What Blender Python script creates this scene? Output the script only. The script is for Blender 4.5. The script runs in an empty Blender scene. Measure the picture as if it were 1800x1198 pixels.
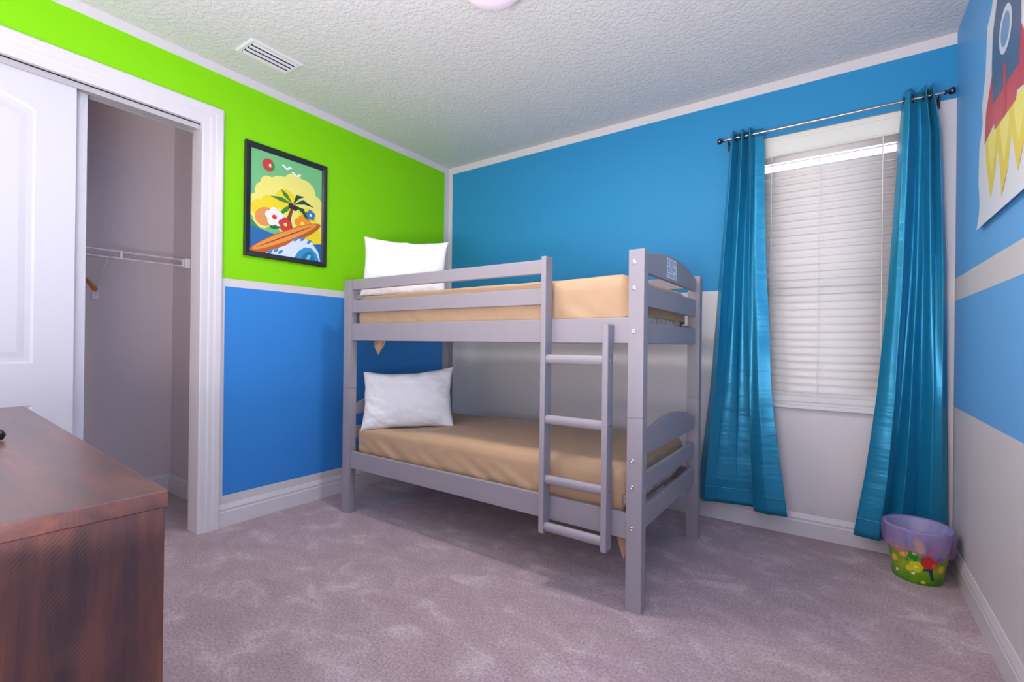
import bpy, bmesh, math, random
from mathutils import Vector, Matrix, noise
random.seed(7)
C = bpy.context.scene.collection
scene = bpy.context.scene

# ------------------------------------------------------------------ camera
CAM = Vector((3.1421, -3.4082, 1.1582))
YAW, PITCH, ROLL, FPX = 0.608915, 0.0012434, 0.0118876, 831.696
fwd = Vector((-math.sin(YAW)*math.cos(PITCH), math.cos(YAW)*math.cos(PITCH), math.sin(PITCH)))
rt = Vector((math.cos(YAW), math.sin(YAW), 0.0)); up = rt.cross(fwd)
r2 = rt*math.cos(ROLL)+up*math.sin(ROLL); u2 = -rt*math.sin(ROLL)+up*math.cos(ROLL)
cd = bpy.data.cameras.new('camera'); cam = bpy.data.objects.new('camera', cd); C.objects.link(cam)
cam.matrix_world = Matrix(((r2.x, u2.x, -fwd.x, CAM.x), (r2.y, u2.y, -fwd.y, CAM.y), (r2.z, u2.z, -fwd.z, CAM.z), (0, 0, 0, 1)))
cd.sensor_width = 36.0; cd.lens = FPX/1800*36; cd.shift_y = 2.77/1800; cd.clip_start = 0.02
scene.camera = cam

# ------------------------------------------------------------------ world, light, exposure
world = bpy.data.worlds.new('daylight'); scene.world = world; world.use_nodes = True
bg = world.node_tree.nodes['Background']
bg.inputs['Color'].default_value = (1.0, 0.97, 0.98, 1); # brighter sky on the window side (+y), dimmer fill let in where the rear is left open (-y)
_wt = world.node_tree; _tc = _wt.nodes.new('ShaderNodeTexCoord'); _sp = _wt.nodes.new('ShaderNodeSeparateXYZ'); _mr = _wt.nodes.new('ShaderNodeMapRange')
_wt.links.new(_tc.outputs['Generated'], _sp.inputs[0]); _wt.links.new(_sp.outputs['Y'], _mr.inputs['Value'])
_mr.inputs['From Min'].default_value = -0.3; _mr.inputs['From Max'].default_value = 0.3; _mr.inputs['To Min'].default_value = 1.3; _mr.inputs['To Max'].default_value = 2.2
_wt.links.new(_mr.outputs['Result'], bg.inputs['Strength'])
scene.view_settings.view_transform = 'Standard'; scene.view_settings.look = 'None'
scene.view_settings.exposure = 0.34; scene.view_settings.gamma = 1.0
scene.view_settings.use_curve_mapping = False
LAMP_POS = Vector((1.815, -1.70, 2.84)); LAMP_WATT = 17.0
# added fill light, no real lamp: unseen behind the camera, aimed at the ceiling
bl = bpy.data.lights.new('added_bounce_fill', 'AREA'); bl.shape = 'RECTANGLE'; bl.size = 1.3; bl.size_y = 0.8; bl.energy = 94.0; bl.color = (1.0, 0.955, 0.94)
bo = bpy.data.objects.new('added_bounce_fill', bl); C.objects.link(bo); bo.location = (2.6, -3.75, 0.95); bo.rotation_euler = (math.radians(168), 0, 0)

W, H, YN = 3.632, 2.84, -4.15           # room width, ceiling height, near end of the side walls

# ------------------------------------------------------------------ materials
def lin(c):
    def f(v):
        v /= 255.0
        return v/12.92 if v <= 0.04045 else ((v+0.055)/1.055)**2.4
    return (f(c[0]), f(c[1]), f(c[2]), 1.0)
def mat(name, rgb, rough=0.5, metal=0.0, bump=None, var=None, **kw):
    m = bpy.data.materials.new(name); m.use_nodes = True
    nt = m.node_tree; b = nt.nodes['Principled BSDF']
    b.inputs['Base Color'].default_value = lin(rgb)
    b.inputs['Roughness'].default_value = rough; b.inputs['Metallic'].default_value = metal
    for k, v in kw.items():
        b.inputs[k.replace('_', ' ')].default_value = v
    tc = None
    if bump or var:
        tc = nt.nodes.new('ShaderNodeTexCoord')
    if bump:                                  # (scale, strength, distance)
        n = nt.nodes.new('ShaderNodeTexNoise'); n.inputs['Scale'].default_value = bump[0]; n.inputs['Detail'].default_value = 3
        bp = nt.nodes.new('ShaderNodeBump'); bp.inputs['Strength'].default_value = bump[1]; bp.inputs['Distance'].default_value = bump[2]
        nt.links.new(tc.outputs['Object'], n.inputs['Vector']); nt.links.new(n.outputs['Fac'], bp.inputs['Height'])
        nt.links.new(bp.outputs['Normal'], b.inputs['Normal'])
    if var:                                   # (rgb2, scale)
        n = nt.nodes.new('ShaderNodeTexNoise'); n.inputs['Scale'].default_value = var[1]; n.inputs['Detail'].default_value = 4
        mx = nt.nodes.new('ShaderNodeMix'); mx.data_type = 'RGBA'
        mx.inputs['A'].default_value = lin(rgb); mx.inputs['B'].default_value = lin(var[0])
        nt.links.new(tc.outputs['Object'], n.inputs['Vector']); nt.links.new(n.outputs['Fac'], mx.inputs['Factor'])
        nt.links.new(mx.outputs['Result'], b.inputs['Base Color'])
    return m
def ramp(nt, stops):
    r = nt.nodes.new('ShaderNodeValToRGB'); e = r.color_ramp.elements
    while len(e) < len(stops): e.new(0.5)
    for el, (p, c) in zip(e, stops): el.position = p; el.color = c
    return r

PB = (350, 0.12, 0.001)
M = {}
M['green'] = mat('green_paint', (134, 216, 0), 0.6, bump=PB, Specular_IOR_Level=0.25)
M['blue_left'] = mat('royal_blue_paint', (57, 136, 214), 0.55, bump=PB, Specular_IOR_Level=0.25)
M['blue_back'] = mat('teal_blue_paint', (47, 140, 192), 0.55, bump=PB, Specular_IOR_Level=0.25)
M['blue_right'] = mat('sky_blue_paint', (104, 174, 234), 0.5, bump=PB, Specular_IOR_Level=0.25)
M['wall'] = mat('greige_wall_paint', (216, 209, 211), 0.6, bump=PB)
M['closet'] = mat('closet_wall_paint', (216, 201, 204), 0.65, bump=PB)
M['trim'] = mat('white_gloss_trim', (217, 211, 216), 0.35)
M['door'] = mat('white_door_paint', (208, 204, 213), 0.4)
M['track'] = mat('metal_track', (190, 186, 190), 0.4, 0.4)
M['bed'] = mat('grey_lacquered_wood', (150, 142, 150), 0.4, bump=(60, 0.05, 0.002))
M['bolt'] = mat('bolt_steel', (205, 203, 205), 0.25, 0.9)
M['sticker'] = mat('label_paper', (226, 226, 240), 0.4)
M['ink'] = mat('label_ink', (150, 150, 172), 0.5)
M['pillow'] = mat('white_cotton', (224, 222, 226), 0.8, bump=(9, 0.45, 0.03))
M['slat'] = mat('blind_slat_white', (240, 236, 236), 0.45)
def translucent(m, fac):
    nt = m.node_tree; b = nt.nodes['Principled BSDF']; o = nt.nodes['Material Output']
    t = nt.nodes.new('ShaderNodeBsdfTranslucent'); t.inputs['Color'].default_value = (0.9, 0.88, 0.88, 1)
    x = nt.nodes.new('ShaderNodeMixShader'); x.inputs['Fac'].default_value = fac
    nt.links.new(b.outputs[0], x.inputs[1]); nt.links.new(t.outputs[0], x.inputs[2]); nt.links.new(x.outputs[0], o.inputs['Surface'])
translucent(M['slat'], 0.36)
M['valance'] = mat('blind_valance_white', (226, 224, 216), 0.45)
M['cord'] = mat('blind_cord', (236, 232, 232), 0.7)
M['vinyl'] = mat('window_vinyl', (238, 238, 240), 0.35)
M['nickel'] = mat('brushed_nickel', (176, 168, 165), 0.22, 1.0)
M['darknickel'] = mat('dark_nickel', (92, 86, 90), 0.25, 1.0)
M['wire'] = mat('white_vinyl_wire', (238, 230, 238), 0.35)
M['hanger'] = mat('hanger_wood', (186, 112, 62), 0.4)
M['vent'] = mat('white_vent_metal', (220, 218, 222), 0.4)
M['vent_shade'] = mat('vent_painted_shade', (40, 38, 48), 0.8)
M['lampbase'] = mat('lamp_base', (225, 222, 222), 0.4)
M['black'] = mat('black_frame', (34, 36, 42), 0.35)
M['blackplastic'] = mat('black_plastic', (16, 15, 18), 0.35)
M['poster_white'] = mat('poster_paper', (236, 235, 240), 0.35)

def glass():
    m = bpy.data.materials.new('window_glass'); m.use_nodes = True; nt = m.node_tree
    b = nt.nodes['Principled BSDF']; b.inputs['Transmission Weight'].default_value = 1; b.inputs['Roughness'].default_value = 0
    b.inputs['IOR'].default_value = 1.45; return m
M['glass'] = glass()

def carpet():
    m = bpy.data.materials.new('mauve_carpet'); m.use_nodes = True; nt = m.node_tree; b = nt.nodes['Principled BSDF']
    b.inputs['Roughness'].default_value = 0.95; b.inputs['Sheen Weight'].default_value = 0.25; b.inputs['Specular IOR Level'].default_value = 0.1
    tc = nt.nodes.new('ShaderNodeTexCoord')
    mp = nt.nodes.new('ShaderNodeMapping'); mp.inputs['Scale'].default_value = (1.0, 1.5, 1.0); mp.inputs['Rotation'].default_value = (0, 0, 0.6)
    nt.links.new(tc.outputs['Object'], mp.inputs['Vector'])
    n1 = nt.nodes.new('ShaderNodeTexNoise'); n1.inputs['Scale'].default_value = 4.2; n1.inputs['Detail'].default_value = 6; n1.inputs['Roughness'].default_value = 0.62; n1.inputs['Distortion'].default_value = 0.6
    nt.links.new(mp.outputs['Vector'], n1.inputs['Vector'])
    r1 = ramp(nt, [(0.36, lin((166, 142, 149))), (0.54, lin((176, 152, 159))), (0.68, lin((196, 175, 180)))])
    nt.links.new(n1.outputs['Fac'], r1.inputs['Fac'])
    n2 = nt.nodes.new('ShaderNodeTexNoise'); n2.inputs['Scale'].default_value = 95; n2.inputs['Detail'].default_value = 4; n2.inputs['Roughness'].default_value = 0.7
    nt.links.new(tc.outputs['Object'], n2.inputs['Vector'])
    r2_ = ramp(nt, [(0.30, (0.58, 0.58, 0.58, 1)), (0.70, (1.28, 1.28, 1.28, 1))]); nt.links.new(n2.outputs['Fac'], r2_.inputs['Fac'])
    mx = nt.nodes.new('ShaderNodeMix'); mx.data_type = 'RGBA'; mx.blend_type = 'MULTIPLY'; mx.inputs['Factor'].default_value = 1
    nt.links.new(r1.outputs['Color'], mx.inputs['A']); nt.links.new(r2_.outputs['Color'], mx.inputs['B'])
    nt.links.new(mx.outputs['Result'], b.inputs['Base Color'])
    bp = nt.nodes.new('ShaderNodeBump'); bp.inputs['Strength'].default_value = 0.35; bp.inputs['Distance'].default_value = 0.004
    ad = nt.nodes.new('ShaderNodeMath'); ad.operation = 'MULTIPLY_ADD'; ad.inputs[1].default_value = 1.5
    nt.links.new(n1.outputs['Fac'], ad.inputs[0]); nt.links.new(n2.outputs['Fac'], ad.inputs[2])
    nt.links.new(ad.outputs[0], bp.inputs['Height']); nt.links.new(bp.outputs['Normal'], b.inputs['Normal'])
    return m
M['carpet'] = carpet()

def ceiling_mat():
    m = bpy.data.materials.new('knockdown_ceiling'); m.use_nodes = True; nt = m.node_tree; b = nt.nodes['Principled BSDF']
    b.inputs['Base Color'].default_value = lin((214, 212, 213)); b.inputs['Roughness'].default_value = 0.7
    tc = nt.nodes.new('ShaderNodeTexCoord')
    n1 = nt.nodes.new('ShaderNodeTexNoise'); n1.inputs['Scale'].default_value = 46; n1.inputs['Detail'].default_value = 3; n1.inputs['Distortion'].default_value = 0.4
    nt.links.new(tc.outputs['Object'], n1.inputs['Vector'])
    r = ramp(nt, [(0.42, (0, 0, 0, 1)), (0.58, (1, 1, 1, 1))]); nt.links.new(n1.outputs['Fac'], r.inputs['Fac'])
    bp = nt.nodes.new('ShaderNodeBump'); bp.inputs['Strength'].default_value = 0.5; bp.inputs['Distance'].default_value = 0.004
    nt.links.new(r.outputs['Color'], bp.inputs['Height']); nt.links.new(bp.outputs['Normal'], b.inputs['Normal'])
    return m
M['ceiling'] = ceiling_mat()

def wood(name, vertical):
    m = bpy.data.materials.new(name); m.use_nodes = True; nt = m.node_tree; b = nt.nodes['Principled BSDF']
    b.inputs['Roughness'].default_value = 0.42 if not vertical else 0.62; b.inputs['Coat Weight'].default_value = 0.0 if vertical else 0.6; b.inputs['Coat Roughness'].default_value = 0.3
    tc = nt.nodes.new('ShaderNodeTexCoord')
    mp = nt.nodes.new('ShaderNodeMapping'); mp.inputs['Scale'].default_value = (14, 14, 1.6) if vertical else (2.0, 12, 12)
    nt.links.new(tc.outputs['Object'], mp.inputs['Vector'])
    n1 = nt.nodes.new('ShaderNodeTexNoise'); n1.inputs['Scale'].default_value = 1.4; n1.inputs['Detail'].default_value = 7; n1.inputs['Roughness'].default_value = 0.65; n1.inputs['Distortion'].default_value = 0.35
    nt.links.new(mp.outputs['Vector'], n1.inputs['Vector'])
    r1 = ramp(nt, [(0.28, lin((44, 27, 33))), (0.46, lin((76, 44, 43))), (0.60, lin((98, 55, 46))), (0.76, lin((136, 80, 54)))])
    nt.links.new(n1.outputs['Fac'], r1.inputs['Fac'])
    # saw marks: fine slanted bands that come and go
    mp2 = nt.nodes.new('ShaderNodeMapping'); mp2.inputs['Rotation'].default_value = (-0.85, 0, 0) if vertical else (0, 0, 0.9)
    nt.links.new(tc.outputs['Object'], mp2.inputs['Vector'])
    wv = nt.nodes.new('ShaderNodeTexWave'); wv.bands_direction = 'Z' if vertical else 'X'; wv.inputs['Scale'].default_value = 60; wv.inputs['Distortion'].default_value = 1.2; wv.inputs['Detail'].default_value = 2
    nt.links.new(mp2.outputs['Vector'], wv.inputs['Vector'])
    n3 = nt.nodes.new('ShaderNodeTexNoise'); n3.inputs['Scale'].default_value = 7; nt.links.new(tc.outputs['Object'], n3.inputs['Vector'])
    r3 = ramp(nt, [(0.57, (0, 0, 0, 1)), (0.72, (1, 1, 1, 1))]); nt.links.new(n3.outputs['Fac'], r3.inputs['Fac'])
    mu = nt.nodes.new('ShaderNodeMath'); mu.operation = 'MULTIPLY'; nt.links.new(wv.outputs['Fac'], mu.inputs[0]); nt.links.new(r3.outputs['Color'], mu.inputs[1])
    mu2 = nt.nodes.new('ShaderNodeMath'); mu2.operation = 'MULTIPLY'; mu2.inputs[1].default_value = 0.2; nt.links.new(mu.outputs[0], mu2.inputs[0])
    mx = nt.nodes.new('ShaderNodeMix'); mx.data_type = 'RGBA'; mx.inputs['B'].default_value = lin((158, 102, 70))
    nt.links.new(r1.outputs['Color'], mx.inputs['A']); nt.links.new(mu2.outputs[0], mx.inputs['Factor'])
    nt.links.new(mx.outputs['Result'], b.inputs['Base Color'])
    bp = nt.nodes.new('ShaderNodeBump'); bp.inputs['Strength'].default_value = 0.15; bp.inputs['Distance'].default_value = 0.003
    nt.links.new(n1.outputs['Fac'], bp.inputs['Height']); nt.links.new(bp.outputs['Normal'], b.inputs['Normal'])
    return m
M['wood_side'] = wood('rustic_wood_upright', True); M['wood_top'] = wood('rustic_wood_top', False)

def satin(name, rgb):
    m = mat(name, rgb, 0.36, 0.45); nt = m.node_tree; b = nt.nodes['Principled BSDF']
    b.inputs['Sheen Weight'].default_value = 0.15; b.inputs['Sheen Tint'].default_value = lin((120, 215, 240)); b.inputs['Specular IOR Level'].default_value = 0.6
    tc = nt.nodes.new('ShaderNodeTexCoord'); mp = nt.nodes.new('ShaderNodeMapping'); mp.inputs['Scale'].default_value = (3.5, 3.5, 16)
    n = nt.nodes.new('ShaderNodeTexNoise'); n.inputs['Scale'].default_value = 1.2; n.inputs['Detail'].default_value = 2
    bp = nt.nodes.new('ShaderNodeBump'); bp.inputs['Strength'].default_value = 0.22; bp.inputs['Distance'].default_value = 0.02
    nt.links.new(tc.outputs['Object'], mp.inputs['Vector']); nt.links.new(mp.outputs['Vector'], n.inputs['Vector'])
    nt.links.new(n.outputs['Fac'], bp.inputs['Height']); nt.links.new(bp.outputs['Normal'], b.inputs['Normal'])
    return m
M['curtain'] = satin('teal_satin', (24, 134, 174))

def sheet_mat():
    m = mat('tan_cotton_sheet', (182, 148, 117), 0.75); nt = m.node_tree; b = nt.nodes['Principled BSDF']
    b.inputs['Sheen Weight'].default_value = 0.1
    tc = nt.nodes.new('ShaderNodeTexCoord'); mp = nt.nodes.new('ShaderNodeMapping'); mp.inputs['Scale'].default_value = (6, 3, 2.2); mp.inputs['Rotation'].default_value = (0, 0.5, 0)
    n = nt.nodes.new('ShaderNodeTexNoise'); n.inputs['Scale'].default_value = 1.6; n.inputs['Detail'].default_value = 3; n.inputs['Distortion'].default_value = 0.6
    bp = nt.nodes.new('ShaderNodeBump'); bp.inputs['Strength'].default_value = 0.3; bp.inputs['Distance'].default_value = 0.03
    nt.links.new(tc.outputs['Object'], mp.inputs['Vector']); nt.links.new(mp.outputs['Vector'], n.inputs['Vector'])
    nt.links.new(n.outputs['Fac'], bp.inputs['Height']); nt.links.new(bp.outputs['Normal'], b.inputs['Normal'])
    return m
M['sheet'] = sheet_mat()
def ticking():
    m = mat('mattress_ticking', (222, 208, 198), 0.8); nt = m.node_tree; b = nt.nodes['Principled BSDF']
    tc = nt.nodes.new('ShaderNodeTexCoord'); n = nt.nodes.new('ShaderNodeTexNoise'); n.inputs['Scale'].default_value = 22; n.inputs['Detail'].default_value = 2; n.inputs['Distortion'].default_value = 1.5
    r = ramp(nt, [(0.34, lin((176, 140, 130))), (0.44, lin((222, 190, 174))), (0.6, lin((238, 228, 218)))])
    nt.links.new(tc.outputs['Object'], n.inputs['Vector']); nt.links.new(n.outputs['Fac'], r.inputs['Fac']); nt.links.new(r.outputs['Color'], b.inputs['Base Color'])
    return m
M['ticking'] = ticking()
def film(name, rgb, opacity):
    m = bpy.data.materials.new(name); m.use_nodes = True; nt = m.node_tree; b = nt.nodes['Principled BSDF']
    b.inputs['Base Color'].default_value = lin(rgb); b.inputs['Roughness'].default_value = 0.25; b.inputs['Alpha'].default_value = opacity
    return m
M['liner'] = film('lavender_plastic_film', (178, 134, 206), 0.46)
def emit(name, rgb, s):
    m = mat(name, rgb, 0.3); b = m.node_tree.nodes['Principled BSDF']
    b.inputs['Emission Color'].default_value = lin(rgb); b.inputs['Emission Strength'].default_value = s; return m
M['dome'] = emit('frosted_glass_lit', (232, 212, 230), 0.22)
INK = {}
def ink(rgb):
    if rgb not in INK: INK[rgb] = mat('printed_colour', rgb, 0.4)
    return INK[rgb]

# ------------------------------------------------------------------ mesh helpers
class MB:
    def __init__(s): s.v = []; s.f = []; s.mi = []; s.sm = []
    def add(s, vs, fs, mi=0, smooth=False):
        o = len(s.v); s.v += [tuple(v) for v in vs]; s.f += [tuple(i+o for i in f) for f in fs]
        s.mi += [mi]*len(fs); s.sm += [smooth]*len(fs)
    def box(s, x0, x1, y0, y1, z0, z1, mi=0):
        s.add([(x0, y0, z0), (x1, y0, z0), (x1, y1, z0), (x0, y1, z0), (x0, y0, z1), (x1, y0, z1), (x1, y1, z1), (x0, y1, z1)],
              [(0, 3, 2, 1), (4, 5, 6, 7), (0, 1, 5, 4), (1, 2, 6, 5), (2, 3, 7, 6), (3, 0, 4, 7)], mi)
    def tube(s, pts, r, n=12, mi=0, caps=True, rfun=None):
        pts = [Vector(p) for p in pts]; rings = []
        for i, p in enumerate(pts):
            t = (pts[min(i+1, len(pts)-1)]-pts[max(i-1, 0)]).normalized()
            a = Vector((0, 0, 1)) if abs(t.z) < 0.9 else Vector((1, 0, 0))
            e1 = t.cross(a).normalized(); e2 = t.cross(e1); rr = rfun(i) if rfun else r
            rings.append([p+(e1*math.cos(2*math.pi*k/n)+e2*math.sin(2*math.pi*k/n))*rr for k in range(n)])
        vs = [v for ring in rings for v in ring]; fs = []
        for i in range(len(rings)-1):
            for k in range(n):
                fs.append((i*n+k, i*n+(k+1) % n, (i+1)*n+(k+1) % n, (i+1)*n+k))
        s.add(vs, fs, mi, True)
        if caps:
            s.add(rings[0], [tuple(range(n))], mi); s.add(rings[-1], [tuple(reversed(range(n)))], mi)
    def lathe(s, prof, c=(0, 0, 0), n=32, mi=0, axis='z'):
        vs = []; fs = []
        for (r, z) in prof:
            for k in range(n):
                a = 2*math.pi*k/n; x, y = r*math.cos(a), r*math.sin(a)
                vs.append((c[0]+x, c[1]+y, c[2]+z) if axis == 'z' else (c[0]+z, c[1]+x, c[2]+y))
        for i in range(len(prof)-1):
            for k in range(n):
                fs.append((i*n+k, i*n+(k+1) % n, (i+1)*n+(k+1) % n, (i+1)*n+k))
        s.add(vs, fs, mi, True)
    def prism(s, poly, fn, mi=0):      # poly: list of 2d points; fn(u, v, side) -> 3d point, side 0/1
        n = len(poly)
        vs = [fn(u, v, 0) for u, v in poly]+[fn(u, v, 1) for u, v in poly]
        fs = [tuple(reversed(range(n))), tuple(range(n, 2*n))]+[(i, (i+1) % n, n+(i+1) % n, n+i) for i in range(n)]
        s.add(vs, fs, mi)
    def grid(s, fn, nu, nv, mi=0, smooth=True, closed_u=False):
        vs = [fn(i/nu, j/nv) for j in range(nv+1) for i in range(nu+(0 if closed_u else 1))]
        m_ = nu if closed_u else nu+1; fs = []
        for j in range(nv):
            for i in range(nu):
                fs.append((j*m_+i, j*m_+(i+1) % m_, (j+1)*m_+(i+1) % m_, (j+1)*m_+i))
        s.add(vs, fs, mi, smooth)
    def build(s, name, mats, parent=None, bevel=0, weld=False, solid=0, subsurf=0):
        me = bpy.data.meshes.new(name); me.from_pydata(s.v, [], s.f)
        for m in (mats if isinstance(mats, (list, tuple)) else [mats]): me.materials.append(m)
        me.polygons.foreach_set('material_index', s.mi); me.polygons.foreach_set('use_smooth', s.sm)
        bm = bmesh.new(); bm.from_mesh(me)
        if weld: bmesh.ops.remove_doubles(bm, verts=bm.verts, dist=1e-5)
        if not solid: bmesh.ops.recalc_face_normals(bm, faces=bm.faces)
        bm.to_mesh(me); bm.free()
        o = bpy.data.objects.new(name, me); C.objects.link(o)
        if parent:
            o.parent = parent; o.matrix_parent_inverse = Matrix.Translation(parent_world(parent)).inverted()
        if solid:
            q = o.modifiers.new('thickness', 'SOLIDIFY'); q.thickness = solid
        if bevel:
            q = o.modifiers.new('bevel', 'BEVEL'); q.width = bevel; q.segments = 3; q.limit_method = 'ANGLE'; q.angle_limit = math.radians(40)
            q.harden_normals = True
            for p in me.polygons: p.use_smooth = True
        if subsurf:
            q = o.modifiers.new('subdivision', 'SUBSURF'); q.levels = subsurf; q.render_levels = subsurf
        return o
def parent_world(o):
    p = Vector(o.location)
    return p if not o.parent else p           # meshes keep world coordinates at origin
def tag(o, label=None, cat=None, group=None, kind=None):
    if label: o['label'] = label
    if cat: o['category'] = cat
    if group: o['group'] = group
    if kind: o['kind'] = kind
    return o
def thing(name, label, cat, loc=(0, 0, 0), group=None):
    o = bpy.data.objects.new(name, None); C.objects.link(o); o.location = loc; o.empty_display_size = 0.1
    return tag(o, label, cat, group)
def struct(mb, name, mats, label, cat, **kw):
    return tag(mb.build(name, mats, **kw), label, cat, kind='structure')
def lerp(a, b, t): return a+(b-a)*t
def interp(pts, t):                            # smooth piecewise interpolation of (t, value...) rows
    if t <= pts[0][0]: return pts[0][1:]
    for a, b in zip(pts, pts[1:]):
        if t <= b[0]:
            k = (t-a[0])/(b[0]-a[0]); k = k*k*(3-2*k)
            return tuple(lerp(p, q, k) for p, q in zip(a[1:], b[1:]))
    return pts[-1][1:]
def interl(pts, t):
    if t <= pts[0][0]: return pts[0][1]
    for a, b in zip(pts, pts[1:]):
        if t <= b[0]: return lerp(a[1], b[1], (t-a[0])/(b[0]-a[0]))
    return pts[-1][1]

# ------------------------------------------------------------------ the room shell
def wall(name, us, zs, fn, matf, mats, label, hole=lambda u, z: False):
    """painted wall: one quad per cell on the room side (side 0), backed at side 1, rims where cells end"""
    mb = MB(); nu, nz = len(us)-1, len(zs)-1
    solid = lambda i, j: 0 <= i < nu and 0 <= j < nz and not hole((us[i]+us[i+1])/2, (zs[j]+zs[j+1])/2)
    for i in range(nu):
        for j in range(nz):
            if not solid(i, j): continue
            a, b, c, d = us[i], us[i+1], zs[j], zs[j+1]; k = matf((a+b)/2, (c+d)/2)
            mb.add([fn(a, c, 0), fn(b, c, 0), fn(b, d, 0), fn(a, d, 0)], [(0, 1, 2, 3)], k)
            mb.add([fn(a, c, 1), fn(b, c, 1), fn(b, d, 1), fn(a, d, 1)], [(3, 2, 1, 0)], 0)
            for (ii, jj, p, q) in ((i-1, j, (a, c), (a, d)), (i+1, j, (b, c), (b, d)), (i, j-1, (a, c), (b, c)), (i, j+1, (a, d), (b, d))):
                if not solid(ii, jj):
                    mb.add([fn(*p, 0), fn(*q, 0), fn(*q, 1), fn(*p, 1)], [(0, 1, 2, 3)], 0)
    return struct(mb, name, mats, label, 'wall', weld=True)
OP_R, OP_T = -2.165, 2.445                     # closet opening: right jamb, head
OP_L = -3.99
WX0, WX1, WZ0, WZ1 = 2.64, 3.44, 0.80, 2.49     # window opening
DX = -1.05                                      # closet back wall
CY1 = -1.93                                     # closet right side wall
# left wall, green over royal blue with bare strips between
wall('wall_left', [YN, OP_L-0.016, OP_R+0.016, -2.0225, -0.065, 0.0], [0, 0.19, 1.49, 1.54, OP_T+0.016, 2.785, H],
     lambda u, z, s: (-0.10*s, u, z),
     lambda u, z: (1 if 1.54 < z < 2.785 and u < -0.065 else 2 if 0.19 < z < 1.49 and -2.03 < u < -0.065 else 0),
     [M['wall'], M['green'], M['blue_left']], 'left wall painted lime green over royal blue with a bare white stripe',
     lambda u, z: OP_L-0.015 < u < OP_R+0.015 and z < OP_T+0.015)
wall('wall_back', [-0.1, 0.045, 2.56, WX0, WX1, 3.60, W+0.1], [0, WZ0, 1.527, WZ1, 2.779, H],
     lambda u, z, s: (u, 0.14*s, z),
     lambda u, z: (1 if z < 2.779 and u > 0.045 and (z > WZ1 or (z > 1.527 and u < WX0)) else 0),
     [M['wall'], M['blue_back']], 'back wall painted teal blue above bare greige with the window in it',
     lambda u, z: WX0 < u < WX1 and WZ0 < z < WZ1)
wall('wall_right', [YN, 0.0], [0, 0.85, 1.408, 1.527, H],
     lambda u, z, s: (W+0.10*s, u, z),
     lambda u, z: (1 if z > 1.527 or 0.85 < z < 1.408 else 0),
     [M['wall'], M['blue_right']], 'right wall painted sky blue with one white stripe above a white lower part')
mb = MB(); mb.box(DX-0.1, W+0.1, YN, 0.14, -0.10, 0.0)
struct(mb, 'floor', M['carpet'], 'mauve grey cut pile carpet covering the whole floor', 'floor')
mb = MB(); mb.box(DX-0.1, W+0.1, YN, 0.14, H, H+0.10)
struct(mb, 'ceiling', M['ceiling'], 'white knockdown textured ceiling', 'ceiling')
mb = MB(); mb.box(1.9, W+0.1, YN-0.1, YN, 0, H)  # unseen partial wall, added to shape the sky light entering from behind
struct(mb, 'wall_rear_light_block', M['wall'], 'unseen rear wall piece added behind the camera to block light', 'wall')
# closet shell
mb = MB(); mb.box(DX-0.08, DX, YN, CY1, 0, H); struct(mb, 'wall_closet_back', M['closet'], 'shaded mauve back wall inside the closet', 'wall')
mb = MB(); mb.box(DX, -0.10, CY1, CY1+0.08, 0, H); struct(mb, 'wall_closet_side', M['closet'], 'narrow right side wall inside the closet', 'wall')
mb = MB(); mb.box(DX, -0.10, YN, YN+0.08, 0, H); struct(mb, 'wall_closet_far_side', M['closet'], 'left side wall inside the closet behind the sliding doors', 'wall')

# baseboards: profile (depth, height) swept along a wall
BP = [(0, 0), (0.014, 0), (0.014, 0.088), (0.011, 0.094), (0.011, 0.104), (0.013, 0.108), (0.0105, 0.116), (0.006, 0.130), (0.0035, 0.137), (0, 0.137)]
def baseboard(name, a, b, n, label):
    mb = MB(); a = Vector(a); b = Vector(b); n = Vector(n)
    ra = [a+n*d+Vector((0, 0, z)) for d, z in BP]; rb = [b+n*d+Vector((0, 0, z)) for d, z in BP]; k = len(BP)
    mb.add(ra+rb, [(i, (i+1) % k, k+(i+1) % k, k+i) for i in range(k)]+[tuple(range(k)), tuple(range(k, 2*k))])
    struct(mb, name, M['trim'], label, 'baseboard')
baseboard('baseboard_left', (0, -2.045, 0), (0, 0, 0), (1, 0, 0), 'white moulded baseboard under the royal blue left wall')
baseboard('baseboard_back', (0.014, 0, 0), (W-0.014, 0, 0), (0, -1, 0), 'white moulded baseboard along the back wall under the window')
baseboard('baseboard_right', (W, 0, 0), (W, YN, 0), (-1, 0, 0), 'white moulded baseboard along the right wall')
baseboard('baseboard_closet_back', (DX, YN+0.08, 0), (DX, CY1, 0), (1, 0, 0), 'white baseboard along the closet back wall')
baseboard('baseboard_closet_side', (DX+0.014, CY1, 0), (-0.10, CY1, 0), (0, -1, 0), 'white baseboard along the closet side wall')

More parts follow.
